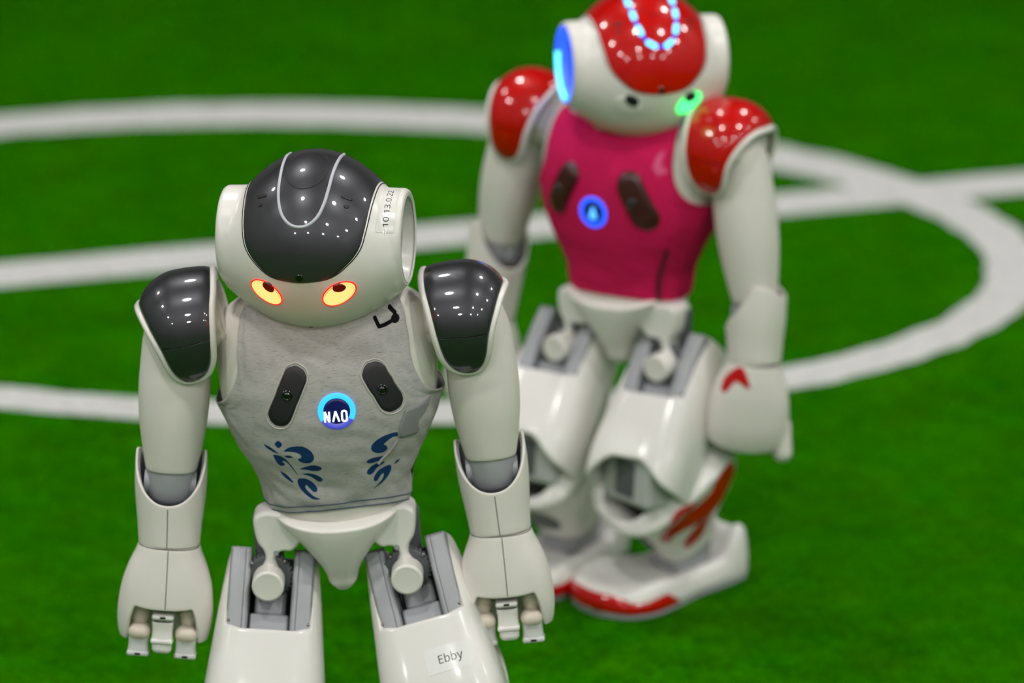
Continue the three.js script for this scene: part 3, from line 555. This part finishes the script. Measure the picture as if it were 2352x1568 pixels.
// ---------------------------------------------------------------- the grey-capped robot in front
function labelTexture(text, w, h, size, font, back = '#e9e7e2') {
  return canvasTexture(w, h, (x) => { x.fillStyle = back; x.fillRect(0, 0, w, h); x.fillStyle = '#1c1c1c'; x.font = `${size}px ${font}`; x.textAlign = 'center'; x.textBaseline = 'middle'; x.fillText(text, w / 2, h / 2); });
}
const shirtPrint = canvasTexture(2048, 2048, (x, w) => {
  x.fillStyle = '#b2b0ad'; x.fillRect(0, 0, w, w);
  for (let k = 0; k < 26000; k++) {                                  // heathered yarn
    const l = 6 + rnd() * 34, a = (rnd() - 0.5) * 0.35, X = rnd() * w, Y = rnd() * w, t = rnd();
    x.strokeStyle = t < 0.5 ? `rgba(88,84,82,${0.1 + rnd() * 0.2})` : `rgba(205,200,196,${0.08 + rnd() * 0.2})`; x.lineWidth = 1 + rnd() * 2.4;
    x.beginPath(); x.moveTo(X, Y); x.lineTo(X + l * Math.cos(a), Y + l * Math.sin(a)); x.stroke();
  }
  const S = (cx, cy, q = 4.9, ox = 580, oy = 860) => { const a = ox + cx / q - 770, b = oy + cy / q - 1000, X = 0.2968 * a - 0.0245 * b + 4.35, Y = -0.0182 * a - 0.3177 * b + 30.7; return [(X + 100) / 200 * w, (140 - Y) / 200 * w]; };
  const leaf = (...p) => { const c = new THREE.CatmullRomCurve3(p.map(([u, v]) => { const [X, Y] = S(u, v); return V(X, Y, 0); }), true, 'centripetal').getPoints(90); x.beginPath(); c.forEach((r, i) => i ? x.lineTo(r.x, r.y) : x.moveTo(r.x, r.y)); x.closePath(); x.fill(); };
  x.fillStyle = '#153a63';
  leaf([248, 780], [290, 738], [332, 780], [290, 822]);
  leaf([120, 800], [170, 812], [240, 850], [288, 888], [220, 872], [150, 835]);
  leaf([350, 855], [400, 815], [470, 795], [560, 790], [640, 825], [690, 890], [690, 940], [650, 980], [580, 985], [520, 960], [515, 935], [545, 925], [545, 895], [500, 870], [430, 860]);
  leaf([358, 915], [405, 902], [456, 920], [405, 934]);
  leaf([230, 915], [300, 915], [360, 945], [420, 1010], [470, 1080], [510, 1150], [440, 1060], [390, 1000], [345, 978], [332, 990], [358, 1008], [350, 1035], [310, 1040], [270, 1005], [245, 960]);
  leaf([530, 1065], [620, 1025], [700, 1010], [770, 1035], [780, 1055], [745, 1080], [680, 1085], [600, 1070]);
  leaf([560, 1125], [640, 1115], [720, 1135], [780, 1175], [785, 1205], [750, 1218], [710, 1195], [650, 1155]);
  leaf([305, 1115], [370, 1145], [430, 1200], [455, 1240], [400, 1215], [340, 1170]);
  leaf([500, 1215], [520, 1185], [600, 1185], [680, 1235], [725, 1300], [720, 1335], [690, 1340], [640, 1300], [600, 1260], [590, 1290], [640, 1350], [700, 1395], [760, 1418], [690, 1425], [600, 1375], [530, 1300]);
  leaf([1630, 665], [1500, 680], [1400, 730], [1340, 800], [1345, 850], [1400, 885], [1480, 880], [1520, 840], [1500, 800], [1480, 790], [1530, 740], [1590, 710], [1630, 710]);
  leaf([1500, 935], [1400, 935], [1310, 955], [1285, 985], [1320, 1005], [1400, 990], [1470, 965]);
  leaf([1490, 1005], [1400, 1010], [1320, 1060], [1288, 1110], [1310, 1140], [1350, 1130], [1400, 1070]);
  leaf([1550, 1055], [1450, 1080], [1380, 1150], [1365, 1210], [1390, 1230], [1440, 1170], [1472, 1140], [1470, 1190], [1420, 1260], [1360, 1320], [1440, 1270], [1530, 1180], [1560, 1110]);
  leaf([1600, 1055], [1615, 1020], [1655, 1008], [1640, 1035]);
  // black pen mark near the shoulder
  x.strokeStyle = x.fillStyle = '#0c0c0d'; x.lineWidth = 26; x.lineCap = x.lineJoin = 'round';
  const mark = [[1020, 245], [1048, 292], [1085, 285], [1120, 268], [1152, 250], [1145, 222], [1112, 195]].map(([a, b]) => S(a - 18, b + 62, 2.8, 500, 640));
  x.beginPath(); mark.forEach((p, i) => i ? x.lineTo(...p) : x.moveTo(...p)); x.stroke();
  x.beginPath(); x.arc(...S(1132, 317, 2.8, 500, 640), 30, 0, 7); x.fill();
});
const cloth = (o) => phys({ roughness: 0.92, sheen: 0.3, sheenRoughness: 0.6, specularIntensity: 0.3, ...o });
buildRobot({
  name: 'humanoid_robot', label: 'small white humanoid robot with dark grey cap and pads, wearing a grey printed shirt',
  at: [-0.1234, 0.261, -2.5965], yaw: 0, roll: 3.5,
  head: { at: [-0.3, 162.5, 10], yaw: -9, pitch: 15, roll: -2.5 },
  cap: phys({ color: 0x454548, roughness: 0.36, metalness: 0.6, specularIntensity: 0.3, clearcoat: 1, clearcoatRoughness: 0.04 }), capLabel: 'glossy dark grey head cap',
  pad: phys({ color: 0x404043, roughness: 0.36, metalness: 0.6, specularIntensity: 0.3, clearcoat: 1, clearcoatRoughness: 0.04 }), padLabel: 'glossy dark grey shoulder cover',
  strip: M.strip, stripLabel: 'unlit pale grey U-shaped light strip',
  eyes: [0, 1].map(() => ({ fill: glow(0xff2a12, 1.8), core: glow(0xffaa62, 2.1), rim: glow(0xff0c04, 1.3), pupil: glow(0x700000, 0.5, 0x180000), light: 0xff2a14, label: 'eye lit orange red' })),
  ear: [M.shell, M.shell], earLabel: 'white ear ring', sticker: phys({ map: labelTexture('10.13.0.22', 512, 196, 92, 'sans-serif'), roughness: 0.18, clearcoat: 1, clearcoatRoughness: 0.03 }),
  shirt: cloth({ map: shirtPrint }), shirtLabel: 'heather grey sleeveless shirt with blue leaf print', hemThread: cloth({ color: 0x3a4a66 }), wrinkle: 1.6, hem: (u) => -26 - 6.5 * u * u + 1.2 * Math.sin(u * 4),
  sonar: [{ a: [-19.4, 75.6], b: [-32.6, 47.6], r: 8.6, lens: [-26, 62.9] }, { a: [34, 74.4], b: [44.6, 53], r: 9, lens: [38.8, 62.4] }], sonarMat: M.sonar, sonarLabel: 'black oval sonar window', sonarLift: 0.5, frayed: 0.5, fray: cloth({ color: 0xc9c4bd }),
  button: [7.1, 50.3], buttonFace: glow(0x050a50, 0.8, 0x04051c), buttonLabel: 'round chest button lit blue with white letters',
  buttonRing: [[-32, 212, glow(0x2a9dff, 2.2), 'bright blue lit ring', 0.7], [212, 328, glow(0x2a2fd8, 0.75, 0x6e6e78), 'blue light showing through the cloth', 0.9]],
  emblem(b, map, bx, by) {
    const white = glow(0xdfeeff, 2.4), bar = (x0, y0, x1, y1, r) => { const p = []; for (let i = 0; i <= 4; i++) p.push(map(bx + lerp(x0, x1, i / 4), by + lerp(y0, y1, i / 4), 0.75)); return tube(p, r, false, 16); };
    const t = 0.62, y0 = -7.2, y1 = 0.2;
    part('letter_n', [bar(-8.4, y0, -8.2, y1, t), bar(-8.2, y1, -5.4, y0, t), bar(-5.4, y0, -5.2, y1, t)], white, b);
    part('letter_a', [bar(-2.9, y0, -0.9, y1, t), bar(-0.9, y1, 1.3, y0, t)], white, b);
    part('letter_o', [bar(3.4, y0 + 0.9, 3.4, y1 - 0.9, t), bar(6.6, y0 + 0.9, 6.6, y1 - 0.9, t), bar(3.4, y1 - 0.9, 4.3, y1, t), bar(4.3, y1, 5.7, y1, t), bar(5.7, y1, 6.6, y1 - 0.9, t), bar(3.4, y0 + 0.9, 4.3, y0, t), bar(4.3, y0, 5.7, y0, t), bar(5.7, y0, 6.6, y0 + 0.9, t)], white, b);
  },
  flap(shirt) {
    const S = (cx, cy) => { const a = 580 + cx / 4.9 - 770, b = 860 + cy / 4.9 - 1000; return [0.2968 * a - 0.0245 * b + 4.35, -0.0182 * a - 0.3177 * b + 30.7]; };
    const o = smoothLine([[1720, 412], [1880, 380], [2000, 350], [1960, 480], [1910, 640], [1870, 730], [1760, 742], [1645, 738], [1640, 680], [1665, 560], [1700, 470]].map(p => S(...p)), 60);
    part('torn_flap', plate(o, S(1800, 560), (x, y, l) => chestAt(Math.min(x, 74), y, 3.2 + l + 0.03 * (x - 55)), 1.6, 0.4), cloth({ color: 0x8b8c8d }), shirt, 'folded smooth grey flap of torn cloth');
    const fold = [[1640, 745], [1600, 800], [1550, 870], [1470, 950], [1420, 1010]].map(p => { const [X, Y] = S(...p); return chestAt(X, Y, 4.2); });
    part('torn_fold', tube(fold, 1.1, false, 40), cloth({ map: shirtPrint, color: 0xdddddd }), shirt);
  },
  discs: [[-50.5, -76.5], [46.1, -77.3]],
  arms: [
    { side: -1, shoulder: [-96.4, 101.5, 0], upper: [-103.5, 90, 0], elbow: [-114.7, -5, 8], wrist: [-119.4, -51, 14], hand: [-126, -99, 18], padPitch: 0, padRoll: 9 },
    { side: 1, shoulder: [98.1, 96.5, 0], upper: [105.5, 80, 0], elbow: [109.1, -9, 8], wrist: [112.3, -55.5, 14], hand: [113.6, -104, 18], padPitch: 0, padRoll: 1 },
  ],
  legs: [{ side: -1, lift: 33, out: 6 }, { side: 1, lift: 33, out: 11, sticker: phys({ map: labelTexture('Ebby', 512, 264, 120, 'sans-serif', '#f0efed'), roughness: 0.25, clearcoat: 0.4, clearcoatRoughness: 0.08 }) }],
});

// ---------------------------------------------------------------- the red-capped robot behind
const magentaPrint = canvasTexture(1024, 1024, (x, w) => {
  x.fillStyle = '#cc1a54'; x.fillRect(0, 0, w, w);
  for (let k = 0; k < 9000; k++) { x.fillStyle = rnd() < 0.5 ? 'rgba(120,6,44,0.12)' : 'rgba(232,60,120,0.12)'; x.fillRect(rnd() * w, rnd() * w, 3 + rnd() * 9, 2 + rnd() * 3); }
  const S = (X, Y) => [(X + 100) / 200 * w, (140 - Y) / 200 * w];        // pale mark near the shoulder
  x.fillStyle = 'rgba(236,150,180,0.55)'; x.beginPath(); [[47, 93], [52, 97], [51, 86], [57, 80], [50, 77], [45, 83]].forEach((p, i) => i ? x.lineTo(...S(...p)) : x.moveTo(...S(...p))); x.fill();
});
const redGloss = phys({ color: 0xc00400, roughness: 0.3, specularIntensity: 0.3, clearcoat: 1, clearcoatRoughness: 0.05 });
const earBlue = glow(0x1c4dff, 1.3, 0x6070a0);
buildRobot({
  name: "humanoid_robot_001", label: 'white humanoid robot with glossy red cap and pads, wearing a magenta shirt',
  at: [0.0972, 0.279, -3.08], yaw: -33, roll: 0,
  head: { at: [13, 160, 8], yaw: 46, pitch: 14, roll: 0 },
  pupil: 1.25, neckDip: 7, collar: 110, cap: redGloss, capLabel: 'glossy red head cap', pad: redGloss, padLabel: 'glossy red shoulder cover',
  strip: glow(0x2a3cff, 1.2), stripLabel: 'blue lit U-shaped light strip', led: glow(0x4fc8ff, 3.2),
  eyes: [{ fill: M.shellGloss, label: 'unlit pale eye' }, { fill: glow(0x4dff8a, 2), rim: glow(0x20ff50, 1.4), light: 0x30ff60, label: 'eye lit green' }],
  ear: [earBlue, earBlue], earLabel: 'blue lit ear ring', earPlate: glow(0x1030e0, 0.7, 0x303850), earArc: glow(0x58d4ff, 3),
  shirt: cloth({ map: magentaPrint }), shirtLabel: 'plain magenta sleeveless shirt', wrinkle: 0.7, hem: (u) => -30 - 4 * u * u,
  sonar: [{ a: [-28, 70], b: [-41, 44], r: 10, lens: [-36, 57] }, { a: [28, 69], b: [42.5, 42], r: 11, lens: [33, 54] }], sonarMat: phys({ color: 0x3c1411, roughness: 0.35 }), sonarLabel: 'dark brown oval sonar window', sonarLift: 3.6,
  button: [-3.5, 42], buttonFace: glow(0x02083c, 0.6, 0x03041a), buttonLabel: 'round blue lit chest button',
  buttonRing: [[0, 360, glow(0x1d55ff, 1.9), 'blue lit ring', 0.7]],
  emblem(b, map, bx, by) {
    const m = glow(0x4fa8ff, 2);
    part('button_emblem', [plate(ellipseLine(bx, by + 1.8, 2.2, 2.4, 0, 20), [bx, by + 1.8], map, 0.9, -0.4), plate(smoothLine([[bx - 3, by - 5.4], [bx + 3, by - 5.4], [bx + 3.6, by - 2], [bx + 2, by + 0.4], [bx - 2, by + 0.4], [bx - 3.6, by - 2]], 30), [bx, by - 2.6], map, 1, -0.4)], m, b, 'pale blue lit emblem');
  },
  extra(root, shirt) {
    const p = []; for (let j = 0; j <= 14; j++) p.push(torsoAt(0.9, lerp(-31, 14, j / 14), 3.2)); part('side_seam', tube(p, 1.5, false, 40), M.black, shirt, 'dark open side seam of the shirt');
  },
  discs: [[-45, -81], [51.5, -82]],
  arms: [
    { side: -1, shoulder: [-99, 99.4, 0], upper: [-108, 80, 0], elbow: [-129, -15, 0], wrist: [-134, -78, 10], hand: [-135, -126, 15], padPitch: 0, padRoll: -8, foreFront: [0.9, 0, 0.4], handFront: [0.9, 0, 0.4] },
    { side: 1, shoulder: [93, 97, 0], upper: [101, 80, 0], elbow: [117.5, -30, 1], wrist: [119.5, -74, 5], hand: [115, -137, 10], padPitch: 0, padRoll: -5, foreFront: [-0.84, 0, 0.4], handFront: [-0.6, 0, -0.8],
      handMark(hand, hd) { const mp = (d, S, l) => hd(d * D2R, S, -l); part('red_inlay', plate(smoothLine([[176, 18], [166, 7], [150, 1], [130, 4], [112, 14], [118, 23], [134, 24], [146, 14], [160, 15]], 50), [147, 9], mp, 0.7, 0.5), redGloss, hand, 'red inlay on the back of the hand'); },
      thumb() { return at(new THREE.CapsuleGeometry(8, 22, 8, 20), -29, -62, -6, 0.1, 0, -0.15); } },
  ],
  legs: [{ side: -1, lift: 40, out: 0, tibia: 88 }, { side: 1, lift: 37, out: 1, tibia: 88, turn: -22, footYaw: -15 }],
  splash: true, toe: true,
});
for (const o of scene.children) o.traverse(m => { if (m.isMesh) m.castShadow = m.receiveShadow = true; });
renderer.render(scene, camera);
